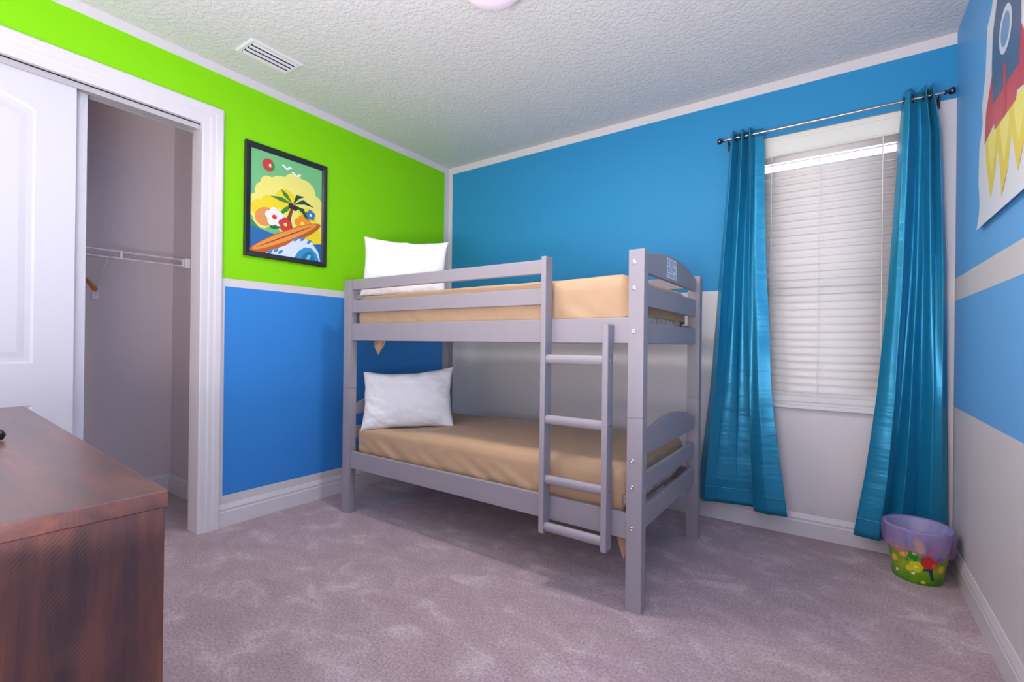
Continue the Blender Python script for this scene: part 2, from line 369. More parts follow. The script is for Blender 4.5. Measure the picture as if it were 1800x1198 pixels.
# closet casing, jamb and track
CP = [(0, 0), (0.012, 0), (0.014, 0.010), (0.014, 0.040), (0.017, 0.050), (0.017, 0.072), (0.020, 0.082), (0.022, 0.112), (0.018, 0.120), (0, 0.120)]  # depth, distance from the opening
def casing():
    mb = MB(); k = len(CP)
    path = [((OP_R, 0.0), (1, 0)), ((OP_R, OP_T), (1, 1)), ((OP_L, OP_T), (-1, 1)), ((OP_L, 0.0), (-1, 0))]
    rows = [[(d, y+w*s[0], z+w*s[1]) for d, w in CP] for (y, z), s in path]
    vs = [p for r in rows for p in r]; fs = []
    for i in range(3):
        for j in range(k): fs.append((i*k+j, i*k+(j+1) % k, (i+1)*k+(j+1) % k, (i+1)*k+j))
    fs += [tuple(range(k)), tuple(range(3*k, 4*k))]
    mb.add(vs, fs)
    o = struct(mb, 'trim_1', M['trim'], 'white moulded casing around the closet opening', 'trim')
    mb = MB()
    mb.box(-0.118, 0.0, OP_R, OP_R+0.015, 0, OP_T+0.015); mb.box(-0.118, 0.0, OP_L-0.015, OP_L, 0, OP_T+0.015); mb.box(-0.118, 0.0, OP_L, OP_R, OP_T, OP_T+0.015)
    struct(mb, 'trim_2', M['trim'], 'white jamb lining the closet opening', 'trim')
    mb = MB()
    mb.box(-0.020, -0.014, OP_L+0.002, OP_R-0.002, OP_T-0.034, OP_T-0.001); mb.box(-0.105, -0.014, OP_L+0.002, OP_R-0.002, OP_T-0.006, OP_T-0.001)
    mb.box(-0.064, -0.060, OP_L+0.002, OP_R-0.002, OP_T-0.030, OP_T-0.006); mb.box(-0.105, -0.101, OP_L+0.002, OP_R-0.002, OP_T-0.034, OP_T-0.006)
    struct(mb, 'trim_3', M['track'], 'metal track for the sliding doors under the closet head', 'trim')
casing()
def slide_door(name, x, y0, y1, label):
    """moulded two panel door: field with recessed arch-top and square panels"""
    z0, z1, t = 0.015, OP_T-0.022, 0.034
    mb = MB(); mb.box(x-t, x-0.006, y0, y1, z0, z1)
    ym = (y0+y1)/2; hw = (y1-y0)/2-0.145
    def arch(in_, zb, zt, rise):
        a = hw-in_; pts = [(ym-a, zb+in_), (ym+a, zb+in_)]
        n = 20
        for i in range(n+1):
            s = 1-2*i/n
            pts.append((ym+a*s, zt-in_+rise*(1-s*s)*(1 if rise else 0)))
        return pts
    panels = [(1.035, 2.245, 0.075), (0.20, 0.835, 0.0)]
    # face field with holes -> build as strips: outer stiles and rails, then sloping panel mouldings
    holes = [arch(0, *p) for p in panels]
    bm = bmesh.new()
    def loop(pts, xx): return [bm.verts.new((xx, p[0], p[1])) for p in pts]
    outer = loop([(y0, z0), (y1, z0), (y1, z1), (y0, z1)], x)
    edges = [bm.edges.new((outer[i], outer[(i+1) % 4])) for i in range(4)]
    for h in holes:
        l = loop(h, x); edges += [bm.edges.new((l[i], l[(i+1) % len(l)])) for i in range(len(l))]
    bmesh.ops.triangle_fill(bm, use_beauty=True, edges=edges)
    off = bm.verts[:] ; bm.verts.index_update()
    mb.add([v.co[:] for v in bm.verts], [tuple(v.index for v in f.verts) for f in bm.faces]); bm.free()
    for (za, zb_, rs) in panels:
        steps = [(0, 0), (0.010, -0.0055), (0.030, -0.0055), (0.055, -0.001)]
        rings = [[(x+d, p[0], p[1]) for p in arch(i, za, zb_, rs)] for i, d in steps]
        n = len(rings[0]); vs = [p for r in rings for p in r]
        fs = [(i*n+k, i*n+(k+1) % n, (i+1)*n+(k+1) % n, (i+1)*n+k) for i in range(3) for k in range(n)]+[tuple(range(3*n, 4*n))]
        mb.add(vs, fs)
    mb.add([(x, y0, z0), (x, y1, z0), (x, y1, z1), (x, y0, z1), (x-0.006, y0, z0), (x-0.006, y1, z0), (x-0.006, y1, z1), (x-0.006, y0, z1)],
           [(0, 1, 5, 4), (1, 2, 6, 5), (2, 3, 7, 6), (3, 0, 4, 7)])
    struct(mb, name, M['door'], label, 'door', weld=True)
slide_door('door_1', -0.024, -3.645, -2.718, 'white two panel sliding closet door in front, arched upper panel')
slide_door('door_2', -0.068, -3.585, -2.666, 'white sliding closet door behind the first one, only its edge strip showing')

# ------------------------------------------------------------------ window
def window():
    yb = 0.085
    fr = MB()
    for (a, b, c, d) in ((WX0, WX0+0.05, WZ0, WZ1), (WX1-0.05, WX1, WZ0, WZ1), (WX0+0.05, WX1-0.05, WZ0, WZ0+0.05), (WX0+0.05, WX1-0.05, WZ1-0.05, WZ1), (WX0+0.05, WX1-0.05, 1.50, 1.555)):
        fr.box(a, b, yb, yb+0.045, c, d)
    root = struct(fr, 'window_1', M['vinyl'], 'white single hung window behind the blind', 'window', bevel=0.003)
    for (c, d, y) in ((WZ0+0.05, 1.50, yb+0.015), (1.555, WZ1-0.05, yb+0.03)):
        g = MB(); g.box(WX0+0.05, WX1-0.05, y, y+0.004, c, d); g.build('pane', M['glass'], root)
    s = MB(); s.box(WX0-0.035, WX1+0.035, -0.028, -0.0005, WZ0-0.022, WZ0+0.002); s.box(WX0+0.001, WX1-0.001, -0.0005, yb, WZ0, WZ0+0.012)
    s.build('window_sill', M['trim'], root, bevel=0.004)
window()
def blind():
    x0, x1, y = WX0+0.012, WX1-0.012, 0.035
    root = thing('window_blind', 'white horizontal slatted blind lowered in the window between the teal curtains', 'blind', ((x0+x1)/2, y, WZ0+0.06))
    v = MB(); v.box(x0, x1, y-0.032, y-0.022, 2.365, 2.487); v.box(x0, x1, y-0.036, y-0.022, 2.455, 2.475); v.box(x0, x1, y-0.036, y-0.022, 2.372, 2.386)
    v.build('valance', M['valance'], root, bevel=0.002)
    h = MB(); h.box(x0+0.002, x1-0.002, y-0.018, y+0.03, 2.43, 2.484); h.build('headrail', M['slat'], root)
    zs = [2.352, 2.318]; z = 2.252
    while z > 0.90: zs.append(z); z -= 0.0465
    first = None
    rnd = random.Random(3)
    for i, zz in enumerate(zs):
        tilt = math.radians(20 if i == 1 else 70+rnd.uniform(-2.0, 2.0)-(4 if zz > 1.75 else 0)-(8 if i in (15, 16) else 0))
        m = MB(); wd = 0.0285
        def f(u, v_):
            s = (v_-0.5)*2
            cx = 0.003*(1-s*s)
            dy, dz = -s*wd*math.cos(tilt)+cx*math.sin(tilt), -s*wd*math.sin(tilt)-cx*math.cos(tilt)
            return (lerp(x0+0.003, x1-0.003, u), y+0.006+dy, zz+dz)
        m.grid(f, 1, 4)
        m.build('slat', M['slat'], root, solid=0.0022)
    b = MB(); b.box(x0+0.003, x1-0.003, y-0.022, y+0.026, 0.852, 0.874); b.build('bottom_rail', M['slat'], root, bevel=0.004)
    st = MB()
    st.box(x0+0.003, x1-0.003, y-0.019, y+0.027, 0.8745, 0.8775)
    st.build('stacked_slat', M['slat'], root, bevel=0.001)
    for cx in (2.765, 3.02, 3.325):
        c = MB(); c.tube([(cx, y-0.024, 2.43), (cx, y-0.024, 0.86)], 0.0022, 6); c.tube([(cx, y+0.035, 2.43), (cx, y+0.035, 0.86)], 0.0015, 6)
        c.build('ladder_cord', M['cord'], root)
blind()

# ------------------------------------------------------------------ curtains and rod
RY, RZ = -0.085, 2.499
rod = thing('curtain_rod', 'brushed nickel curtain rod with ball finials above the window', 'curtain rod', (3.03, RY, RZ))
m = MB(); m.tube([(2.50, RY, RZ), (3.05, RY, RZ)], 0.0085, 16); m.tube([(3.04, RY, RZ), (3.575, RY, RZ)], 0.007, 16); m.build('rod', M['nickel'], rod)
for sx, xe in ((-1, 2.50), (1, 3.572)):
    m = MB()
    pr = [(0.0, 0), (0.011, 0.0), (0.012, 0.006), (0.007, 0.010), (0.007, 0.014), (0.014, 0.018), (0.019, 0.026), (0.019, 0.034), (0.014, 0.041), (0.0, 0.044)]
    m.lathe([(r, z*sx) for r, z in pr], (xe, RY, RZ), 20, axis='x'); m.build('finial', M['darknickel'], rod)
for xb in (2.522, 3.552):
    m = MB(); m.tube([(xb, -0.002, RZ-0.02), (xb, -0.05, RZ-0.022), (xb, RY, RZ-0.0125)], 0.005, 10); m.lathe([(0, 0), (0.02, 0), (0.02, 0.004), (0, 0.004)], (xb-0.002, -0.012, RZ-0.02), 16, axis='x')
    m.box(xb-0.014, xb+0.014, -0.006, -0.0005, RZ-0.05, RZ+0.01); m.build('bracket', M['darknickel'], rod)
def curtain(label, zt, zb, L, R, top, bot, gro):
    """L, R: edge x by height; top/bot: rows (u, x fraction, y offset) of the fold line"""
    root = thing('curtain', label, 'curtain', ((L[-1][1]+R[-1][1])/2, RY, 0.1), 'teal curtains at the window')
    def pt(u, v):
        xa, ya = interp(top, u); xb, yb = interp(bot, u)
        z = lerp(zt, zb, v); k = min(1, v*1.05)**0.8
        xf, yo = lerp(xa, xb, k), lerp(ya, yb, k)
        xl, xr = interl(L, z), interl(R, z)
        wob = 0.008*v*noise.noise((u*5, v*3.1, zt*3+xl))
        # soft horizontal breaks in the cloth
        br = 0.004*noise.noise((u*4+9, v*16, xl))*min(1, v*4)
        return (lerp(xl, xr, xf)+wob, min(RY+yo+br+wob, -0.016), z)
    m = MB(); m.grid(lambda u, v: pt(u, v), 150, 90); m.build('panel', M['curtain'], root, solid=0.0015)
    h = MB(); h.grid(lambda u, v: (lambda p: (p[0], p[1]-0.0022, p[2]))(pt(u, lerp(0.958, 0.9605, v))), 150, 1)
    h.build('hem', M['curtain'], root, solid=0.001)
    for u in gro:
        p = pt(u, (zt-RZ)/(zt-zb)); g = MB()
        x0 = p[0]
        ring = [(x0, RY+0.0195*math.cos(a), RZ+0.0195*math.sin(a)) for a in [2*math.pi*k/20 for k in range(21)]]
        g.tube(ring, 0.004, 8, caps=False); g.build('grommet', M['darknickel'], root)
curtain('teal satin curtain hanging left of the window beside the bunk bed', 2.534, 0.135,
        [(0.13, 2.345), (0.9, 2.425), (1.6, 2.470), (2.2, 2.515), (2.54, 2.535)], [(0.13, 2.885), (0.45, 2.84), (0.9, 2.79), (1.6, 2.753), (2.4, 2.732), (2.54, 2.722)],
        [(0, 0.0, 0.03), (0.10, 0.12, -0.04), (0.22, 0.26, 0.038), (0.34, 0.40, -0.04), (0.46, 0.52, 0.036), (0.56, 0.62, -0.036), (0.70, 0.74, 0.022), (1, 1.0, 0.026)],
        [(0, 0.0, 0.045), (0.12, 0.11, -0.035), (0.24, 0.22, -0.005), (0.42, 0.45, 0.02), (0.55, 0.70, 0.03), (0.62, 0.665, -0.035), (0.78, 0.82, -0.06), (1, 1.0, -0.045)],
        (0.16, 0.28, 0.40, 0.51, 0.63))
curtain('teal satin curtain hanging right of the window above the trash can', 2.546, 0.098,
        [(0.09, 3.205), (0.45, 3.255), (0.9, 3.305), (1.4, 3.345), (2.0, 3.375), (2.35, 3.392), (2.55, 3.405)], [(0.09, 3.612), (0.9, 3.600), (1.6, 3.590), (2.3, 3.565), (2.55, 3.530)],
        [(0, 0.0, 0.035), (0.14, 0.06, -0.02), (0.24, 0.20, -0.04), (0.40, 0.44, 0.042), (0.54, 0.56, 0.03), (0.66, 0.70, -0.04), (0.78, 0.80, 0.035), (0.88, 0.92, -0.042), (1, 1.0, 0.02)],
        [(0, 0.0, -0.01), (0.20, 0.28, -0.032), (0.33, 0.35, 0.045), (0.46, 0.50, -0.01), (0.60, 0.66, 0.06), (0.76, 0.80, -0.02), (0.88, 0.92, 0.01), (1, 1.0, 0.05)],
        (0.09, 0.31, 0.60, 0.72, 0.83))

# ------------------------------------------------------------------ bunk bed
BX0, BX1, BY0, BY1 = 0.362, 2.445, -1.423, -0.398     # outer faces
PW, PD, PH = 0.070, 0.055, 1.572
bed = thing('bunk_bed', 'grey wooden twin bunk bed with ladder and arched end panels', 'bunk bed', ((BX0+BX1)/2, (BY0+BY1)/2, 0))
for (x, y) in ((BX0, BY0), (BX1-PW, BY0), (BX0, BY1-PD), (BX1-PW, BY1-PD)):
    m = MB(); m.box(x, x+PW, y, y+PD, 0.0, 0.8375); m.box(x+0.003, x+PW-0.003, y+0.003, y+PD-0.003, 0.8370, 0.8405); m.box(x, x+PW, y, y+PD, 0.840, PH)
    post = m.build('post', M['bed'], bed, bevel=0.005)
    if y == BY0 and x > 1:
        for z in (1.518, 1.404, 1.216, 0.653, 0.538, 0.358):
            b = MB(); cx = x+0.026 if x > 1 else x+PW-0.026
            b.lathe([(0.0105, 0), (0.0105, 0.0015), (0.008, 0.003), (0.0045, 0.003), (0.004, 0.0015), (0, 0.0015)], (0, 0, 0), 16)
            b.v = [(cx+vx, BY0-vz, z+vy) for vx, vy, vz in b.v]
            b.build('bolt', M['bolt'], post)
def rail(name, x0, x1, y0, y1, z0, z1): 
    m = MB(); m.box(x0, x1, y0, y1, z0, z1); return m.build(name, M['bed'], bed, bevel=0.004)
IX0, IX1 = BX0+PW, BX1-PW
FR0, FR1 = BY0+0.012, BY0+0.036           # front rail depth
RR0, RR1 = BY1-0.036, BY1-0.012
for (a, b) in ((FR0, FR1), (RR0, RR1)):
    rail('side_rail', IX0, IX1, a, b, 1.163, 1.277); rail('side_rail', IX0, IX1, a, b, 0.304, 0.418)
GX = 1.972                                 # ladder left stile
rail('guard_rail', IX0, GX-0.014, FR0, FR1, 1.503, 1.572); rail('guard_rail', IX0, GX-0.014, FR0, FR1, 1.350, 1.432)
rail('guard_rail', IX0, IX1, RR0, RR1, 1.503, 1.572); rail('guard_rail', IX0, IX1, RR0, RR1, 1.350, 1.432)
YI0, YI1 = BY0+PD, BY1-PD
for xc in (BX0+PW/2, BX1-PW/2):
    xa, xb = xc-0.011, xc+0.011
    for (z0, z1) in ((1.330, 1.430), (1.163, 1.258), (0.495, 0.580), (0.330, 0.430)):
        rail('end_rail', xa, xb, YI0, YI1, z0, z1)
    for (zb, ze, zp) in ((1.482, 1.552, 1.612), (0.660, 0.728, 0.806)):
        pts = [(YI0, zb), (YI1, zb)]
        for i in range(33):
            s = 1-2*i/32; pts.append(((YI0+YI1)/2+(YI1-YI0)/2*s, ze+(zp-ze)*(1-s*s)))
        m = MB(); m.prism(pts, lambda u, v, s: (xa if s == 0 else xb, u, v)); panel = m.build('arched_end_panel', M['bed'], bed, bevel=0.003)
        if xc > 1 and zb > 1:
            # printed warning sticker
            st = MB(); x = xb+0.0008; yA, yB = -1.03, -0.86
            st.box(xb+0.0001, x, yA, yB, 1.497, 1.597)
            for k, z in enumerate((1.585, 1.575, 1.565, 1.551, 1.541, 1.531, 1.517, 1.507)):
                st.box(x, x+0.0003, yA+0.012, yB-0.012-(0.05 if k in (2, 5) else 0.0), z-0.0022, z+0.0022, 1)
            st.box(x, x+0.0003, yA+0.012, yA+0.028, 1.558, 1.562, 1)
            tag(st.build('warning_sticker', [M['sticker'], M['ink']], panel), 'white printed warning sticker')
for (x, z0, z1) in ((GX, 0.255, 1.575), (2.291, 0.245, 1.245)):
    s = rail('ladder_stile', x-0.014, x+0.014, BY0-0.052, BY0+0.011, z0, z1)
    for z in (1.085, 0.797, 0.510, 0.285):
        if x > 2:
            b = MB(); b.tube([(x+0.0138, BY0-0.03, z), (x+0.0155, BY0-0.03, z)], 0.006, 12); b.build('screw', M['bolt'], s)
for z in (1.085, 0.797, 0.510, 0.285):
    m = MB(); n = 24
    vs = []
    for x in (GX+0.013, 2.278):
        vs += [(x, BY0-0.030+0.0165*math.cos(2*math.pi*k/n), z+0.0225*math.sin(2*math.pi*k/n)) for k in range(n)]
    m.add(vs, [(k, (k+1) % n, n+(k+1) % n, n+k) for k in range(n)], 0, True); m.build('ladder_rung', M['bed'], bed)
for zt in (1.192, 0.362):                   # slats that carry the mattresses
    for k in range(7):
        x = lerp(IX0+0.06, IX1-0.13, k/6); rail('bed_slat', x, x+0.07, FR1, RR0, zt, zt+0.018)

# ------------------------------------------------------------------ mattresses with fitted sheets
def rbox(c, half, r, nx, ny, nz, disp, keep=None):
    m = MB()
    def face(fn, a, b):
        m.grid(fn, a, b)
    hx, hy, hz = half
    def P(x, y, z):
        q = Vector((max(-hx+r, min(hx-r, x)), max(-hy+r, min(hy-r, y)), max(-hz+r, min(hz-r, z))))
        d = Vector((x, y, z))-q; nrm = d.normalized() if d.length > 1e-9 else Vector((0, 0, 1))
        p = q+nrm*min(r, d.length) if d.length > 0 else q
        # on flat areas d is along one axis with length r
        return disp(p, nrm)
    L_ = lambda h, t: -h*math.cos(0) + 2*h*t
    for s in (-1, 1):
        face(lambda u, v: P(L_(hx, u), L_(hy, v), s*hz), nx, ny)
        face(lambda u, v: P(L_(hx, u), s*hy, L_(hz, v)), nx, nz)
        face(lambda u, v: P(s*hx, L_(hy, u), L_(hz, v)), ny, nz)
    m.v = [(c[0]+x, c[1]+y, c[2]+z) for x, y, z in m.v]
    if keep:
        ok = [keep(*[sum(m.v[i][k] for i in f)/len(f) for k in range(3)]) for f in m.f]
        m.f = [f for f, o in zip(m.f, ok) if o]; m.mi = [f for f, o in zip(m.mi, ok) if o]; m.sm = [f for f, o in zip(m.sm, ok) if o]
    return m
def mattress(label, zb, zt, seed, drape):
    c = (1.403, -0.911, (zb+zt)/2); half = (0.962, 0.468, (zt-zb)/2)
    root = rbox((c[0], c[1], c[2]-0.022), (half[0]-0.008, half[1]-0.008, half[2]-0.026), 0.045, 8, 6, 4, lambda p, n: tuple(p)).build('mattress', M['ticking'], weld=True)
    for p in root.data.polygons: p.use_smooth = True
    tag(root, label, 'mattress', 'mattresses of the bunk bed')
    def disp(p, n):
        d = 0.004*noise.noise((p.x*4+seed, p.y*5, p.z*6))+0.003*noise.noise((p.x*11+p.z*9, p.y*12, p.z*4+seed))
        low = max(0.0, min(1.0, (-p.z+0.05)/0.1))
        if abs(n.y) > 0.7:      # pulled folds down the long side
            d += low*0.010*noise.noise((p.x*9+p.z*16, seed, 1.0))+0.004*noise.noise((p.x*5-p.z*9, seed, 3.0))
        if abs(n.x) > 0.7:      # gathered elastic at the ends
            d += (0.25+low)*0.006*math.sin(p.y*95+3*noise.noise((p.y*9, seed, 0)))
        q = p+n*d
        if n.z > 0.5: q = q+Vector((0, 0, 0.010*math.cos(p.x*1.5)*math.cos(p.y*3.0)+0.008*(p.x/0.96)-(0.022*max(0, min(1, (-0.35-p.x)/0.25)) if zb < 1 else 0)))
        return (q.x, q.y, q.z)
    def keep(x, y, z):
        edge = zb+0.022+0.008*noise.noise((y*7+x*3, seed, 2))
        if abs(x-c[0]) > half[0]-0.02: edge = zb+(0.075 if zb > 1 else 0.10)+0.018*noise.noise((y*8, seed, 5))+0.02*(0.5-abs(y-c[1]))
        return z > edge
    sh = rbox(c, half, 0.058, 110, 60, 22, disp, keep)
    # loose corners of the sheet hanging below
    for (x, y, z0, ln, wd, dirx) in drape:
        def g(u, v, x=x, y=y, z0=z0, ln=ln, wd=wd):
            w2 = wd*math.sqrt(max(0, 1-v*v))+0.004
            return (x+(u-0.5)*w2*2+0.02*v*dirx, y+0.012*math.sin(u*9+v*3)*(1-v), z0-ln*v*(0.8+0.2*math.sin(u*3.14)))
        sh.grid(g, 14, 10)
    o = sh.build('fitted_sheet', M['sheet'], root, weld=True, solid=0.002)
    tag(o, 'tan fitted sheet')
mattress('mattress under a tan fitted sheet on the upper bunk', 1.2115, 1.472, 3.0, [(0.60, -1.30, 1.235, 0.17, 0.075, -1.5)])
mattress('mattress under a tan fitted sheet on the lower bunk', 0.3815, 0.603, 11.0, [(2.335, -1.365, 0.40, 0.215, 0.035, 0.5), (2.28, -0.49, 0.40, 0.20, 0.035, 0.5)])

# ------------------------------------------------------------------ pillows
def pillow(label, base, wax, lean, Wd, Ht, T, seed, roll=0.0):
    """base: middle of the bottom edge; wax: width direction; lean: tilt back from vertical"""
    w = Vector((wax[0], wax[1], 0)).normalized(); back = Vector((-w.y, w.x, 0))
    h = (Vector((0, 0, 1))*math.cos(lean)+back*math.sin(lean)); n = w.cross(h)
    if roll:
        q = Matrix.Rotation(roll, 3, n); w = q @ w; h = q @ h
    m = MB(); N = 46
    def surf(side):
        def f(u, v):
            a, b = 2*u-1, 2*v-1
            ax, by = abs(a), abs(b)
            # outline: edges bow inward between pointed corners
            px = a*(1-0.075*(1-b*b)); py = b*(1-0.085*(1-a*a))
            env = max(0.0, (1-ax**2.6))**0.55*max(0.0, (1-by**2.6))**0.55
            t = T*env*(1+0.10*noise.noise((a*1.5, b*1.5, seed)))
            r = math.hypot(a, b)
            cr = (0.011*noise.noise((a*3.2+b*1.5, b*3.0, seed+side))+0.006*noise.noise((a*7+b*5, b*6-a*3, seed*2+side)))*(0.25+r)*min(1, env*3)
            sag = -0.018*(1-a*a)*(by if b > 0 else 0)
            P = Vector(base)+w*(px*Wd/2+0.006*noise.noise((b*3, seed, 1)))+h*(Ht/2+py*Ht/2+sag+0.006*noise.noise((a*3, seed, 4)))+n*(side*(t/2)+cr)
            return tuple(P)
        return f
    m.grid(surf(1), N, N); m.grid(surf(-1), N, N)
    o = m.build('pillow', M['pillow'], weld=True, subsurf=1)
    return tag(o, label, 'pillow', 'pillows on the bunk bed')
pillow('white pillow leaning upright at the head of the upper bunk', (0.643, -1.152, 1.458), (0.74, 0.67), 0.20, 0.60, 0.445, 0.15, 2.0, -0.03)
pillow('white pillow leaning at the head of the lower bunk', (0.765, -1.212, 0.572), (0.84, 0.54), 0.30, 0.64, 0.42, 0.17, 6.0, 0.07)

# ------------------------------------------------------------------ framed surf poster (generic beach scene)
def circle(cx, cy, r, n=22, sx=1.0, rot=0.0, a0=0, a1=2*math.pi):
    out = []
    for k in range(n):
        a = a0+(a1-a0)*k/(n if abs(a1-a0-2*math.pi) < 1e-6 else n-1); x, y = r*sx*math.cos(a), r*math.sin(a)
        out.append((cx+x*math.cos(rot)-y*math.sin(rot), cy+x*math.sin(rot)+y*math.cos(rot)))
    return out
def clip_poly(poly, x0, x1, y0, y1):
    def cut(ps, ax, val, keep_less):
        out = []
        for i in range(len(ps)):
            a, b = ps[i], ps[(i+1) % len(ps)]
            ia = a[ax] <= val if keep_less else a[ax] >= val; ib = b[ax] <= val if keep_less else b[ax] >= val
            if ia: out.append(a)
            if ia != ib:
                t = (val-a[ax])/(b[ax]-a[ax]); out.append((lerp(a[0], b[0], t), lerp(a[1], b[1], t)))
        return out
    for ax, val, kl in ((0, x1, True), (0, x0, False), (1, y1, True), (1, y0, False)):
        if len(poly) < 3: return []
        poly = cut(poly, ax, val, kl)
    return poly
def artwork(name, shapes, fn, base_mat, base_poly, parent, thick, clip=None, label=None, cuts=()):
    """flat print: paper sheet with printed shapes a few tenths of a millimetre proud"""
    mats = [base_mat]; m = MB()
    bm = bmesh.new(); vs = [bm.verts.new((u, v, 0)) for u, v in base_poly]; bm.faces.new(vs)
    for c_ in cuts:
        bmesh.ops.bisect_plane(bm, geom=bm.verts[:]+bm.edges[:]+bm.faces[:], plane_co=(0, c_, 0), plane_no=(0, 1, 0))
    bmesh.ops.triangulate(bm, faces=bm.faces[:])
    bm.verts.index_update(); rim = [tuple(v.index for v in e.verts) for e in bm.edges if len(e.link_faces) == 1]
    co = [v.co[:2] for v in bm.verts]; tri = [tuple(v.index for v in f.verts) for f in bm.faces]; bm.free(); k_ = len(co)
    m.add([fn(u, v, 0) for u, v in co]+[fn(u, v, thick) for u, v in co],
          [tuple(reversed(t)) for t in tri]+[tuple(i+k_ for i in t) for t in tri]+[(a, b, b+k_, a+k_) for a, b in rim])
    for k, (rgb, poly) in enumerate(shapes):
        if clip: poly = clip_poly(poly, *clip)
        if len(poly) < 3: continue
        mt = ink(rgb)
        if mt not in mats: mats.append(mt)
        d = thick+0.00012*(k+1)
        bm = bmesh.new(); vs = [bm.verts.new(fn(u, v, d)) for u, v in poly]
        es = [bm.edges.new((vs[i], vs[(i+1) % len(vs)])) for i in range(len(vs))]
        bmesh.ops.triangle_fill(bm, use_beauty=True, edges=es); bm.verts.index_update()
        m.add([v.co[:] for v in bm.verts], [tuple(v.index for v in f.verts) for f in bm.faces], mats.index(mt)); bm.free()
    me_o = m.build(name, mats, parent)
    if label: me_o['label'] = label
    return me_o
FY0, FY1, FZ0, FZ1, FB = -1.918, -1.338, 1.700, 2.437, 0.036
frame = thing('framed_poster', 'black framed bright beach poster hanging on the lime green wall', 'poster', (0.0, (FY0+FY1)/2, FZ0))
m = MB()
prof = [(0.002, 0), (0.024, 0), (0.026, 0.004), (0.022, 0.024), (0.017, FB), (0.002, FB)]
k = len(prof); vs = []
for (y, z, sy, sz) in ((FY0, FZ0, 1, 1), (FY1, FZ0, -1, 1), (FY1, FZ1, -1, -1), (FY0, FZ1, 1, -1)):
    vs += [(d, y+w_*sy, z+w_*sz) for d, w_ in prof]
m.add(vs, [(i*k+j, i*k+(j+1) % k, ((i+1) % 4)*k+(j+1) % k, ((i+1) % 4)*k+j) for i in range(4) for j in range(k)])
m.build('frame', M['black'], frame)
aw, ah = FY1-FY0-2*FB+0.004, FZ1-FZ0-2*FB+0.004
S = []
for cx, cy, r in ((0.30, 0.50, 0.08), (0.37, 0.47, 0.09), (0.45, 0.40, 0.07), (0.12, 0.46, 0.055), (0.10, 0.40, 0.07), (0.06, 0.30, 0.085), (0.22, 0.42, 0.12), (0.36, 0.36, 0.12), (0.46, 0.30, 0.09), (0.14, 0.30, 0.10), (0.30, 0.26, 0.14), (0.45, 0.20, 0.10), (0.08, 0.22, 0.06)):
    S.append(((238, 228, 120), circle(cx, cy, r)))
for cx, cy, r in ((0.06, 0.29, 0.055), (0.13, 0.33, 0.06), (0.24, 0.38, 0.075), (0.40, 0.30, 0.07), (0.46, 0.16, 0.07)):
    S.append(((240, 214, 36), circle(cx, cy, r)))
S.append(((226, 150, 84), circle(0.10, 0.24, 0.06, sx=1.2, rot=0.5)))
# sea
S.append(((40, 104, 168), [(0, 0), (aw, 0), (aw, 0.13), (0.36, 0.10), (0.14, 0.14), (0, 0.165)]))
S.append(((60, 140, 96), [(0, 0.165), (0.07, 0.15), (0.02, 0.20), (0, 0.205)]))
# palm: trunk and fronds
S.append(((122, 74, 36), [(0.27, 0.14), (0.30, 0.15), (0.275, 0.26), (0.30, 0.36), (0.285, 0.365), (0.245, 0.26)]))
for a, l in ((0.3, 0.17), (0.9, 0.14), (2.2, 0.15), (2.8, 0.17), (-0.5, 0.15), (3.7, 0.14)):
    ca, sa = math.cos(a), math.sin(a); c0 = (0.29, 0.365)
    S.append((((34, 74, 58) if a < 1 else (58, 132, 52)), [(c0[0], c0[1]), (c0[0]+ca*l*0.5-sa*0.028, c0[1]+sa*l*0.5+ca*0.028), (c0[0]+ca*l, c0[1]+sa*l-0.035), (c0[0]+ca*l*0.5+sa*0.004, c0[1]+sa*l*0.5-ca*0.004)]))
for cx, cy, r in ((0.275, 0.352, 0.02), (0.305, 0.345, 0.02)):
    S.append(((44, 38, 46), circle(cx, cy, r)))
# hibiscus flowers and leaves
def flower(cx, cy, r, rgb, mid):
    for k in range(5): S.append((rgb, circle(cx+r*0.6*math.cos(k*1.257+0.4), cy+r*0.6*math.sin(k*1.257+0.4), r*0.5, 12)))
    S.append((mid, circle(cx, cy, r*0.28, 10)))
for (x, y, a) in ((0.14, 0.27, 0.6), (0.39, 0.27, 2.4), (0.37, 0.21, -0.5), (0.18, 0.20, 3.6)):
    S.append(((40, 112, 56), circle(x, y, 0.022, 14, 2.4, a)))
flower(0.16, 0.25, 0.06, (236, 236, 230), (216, 60, 60)); flower(0.36, 0.245, 0.055, (240, 146, 40), (250, 226, 60)); flower(0.235, 0.215, 0.045, (206, 52, 62), (250, 226, 60)); flower(0.42, 0.32, 0.035, (60, 120, 176), (240, 240, 240))
# striped beach ball
S.append(((206, 54, 60), circle(0.115, 0.585, 0.040))); S.append(((240, 232, 190), circle(0.126, 0.583, 0.012, 16, 0.8, 0.3))); S.append(((64, 140, 70), circle(0.143, 0.582, 0.022, 14, 0.55, 0.1)))
# gulls
for (x, y) in ((0.24, 0.60), (0.31, 0.57)):
    S.append(((240, 244, 240), [(x-0.04, y+0.012), (x-0.02, y+0.02), (x, y), (x+0.02, y+0.02), (x+0.04, y+0.010), (x, y-0.012)]))
# surfboard
S.append(((188, 92, 40), circle(0.24, 0.125, 0.046, 30, 6.4, 0.50)))
S.append(((232, 150, 62), circle(0.24, 0.137, 0.030, 30, 8.6, 0.50)))
S.append(((150, 60, 40), circle(0.24, 0.137, 0.004, 20, 58, 0.50)))
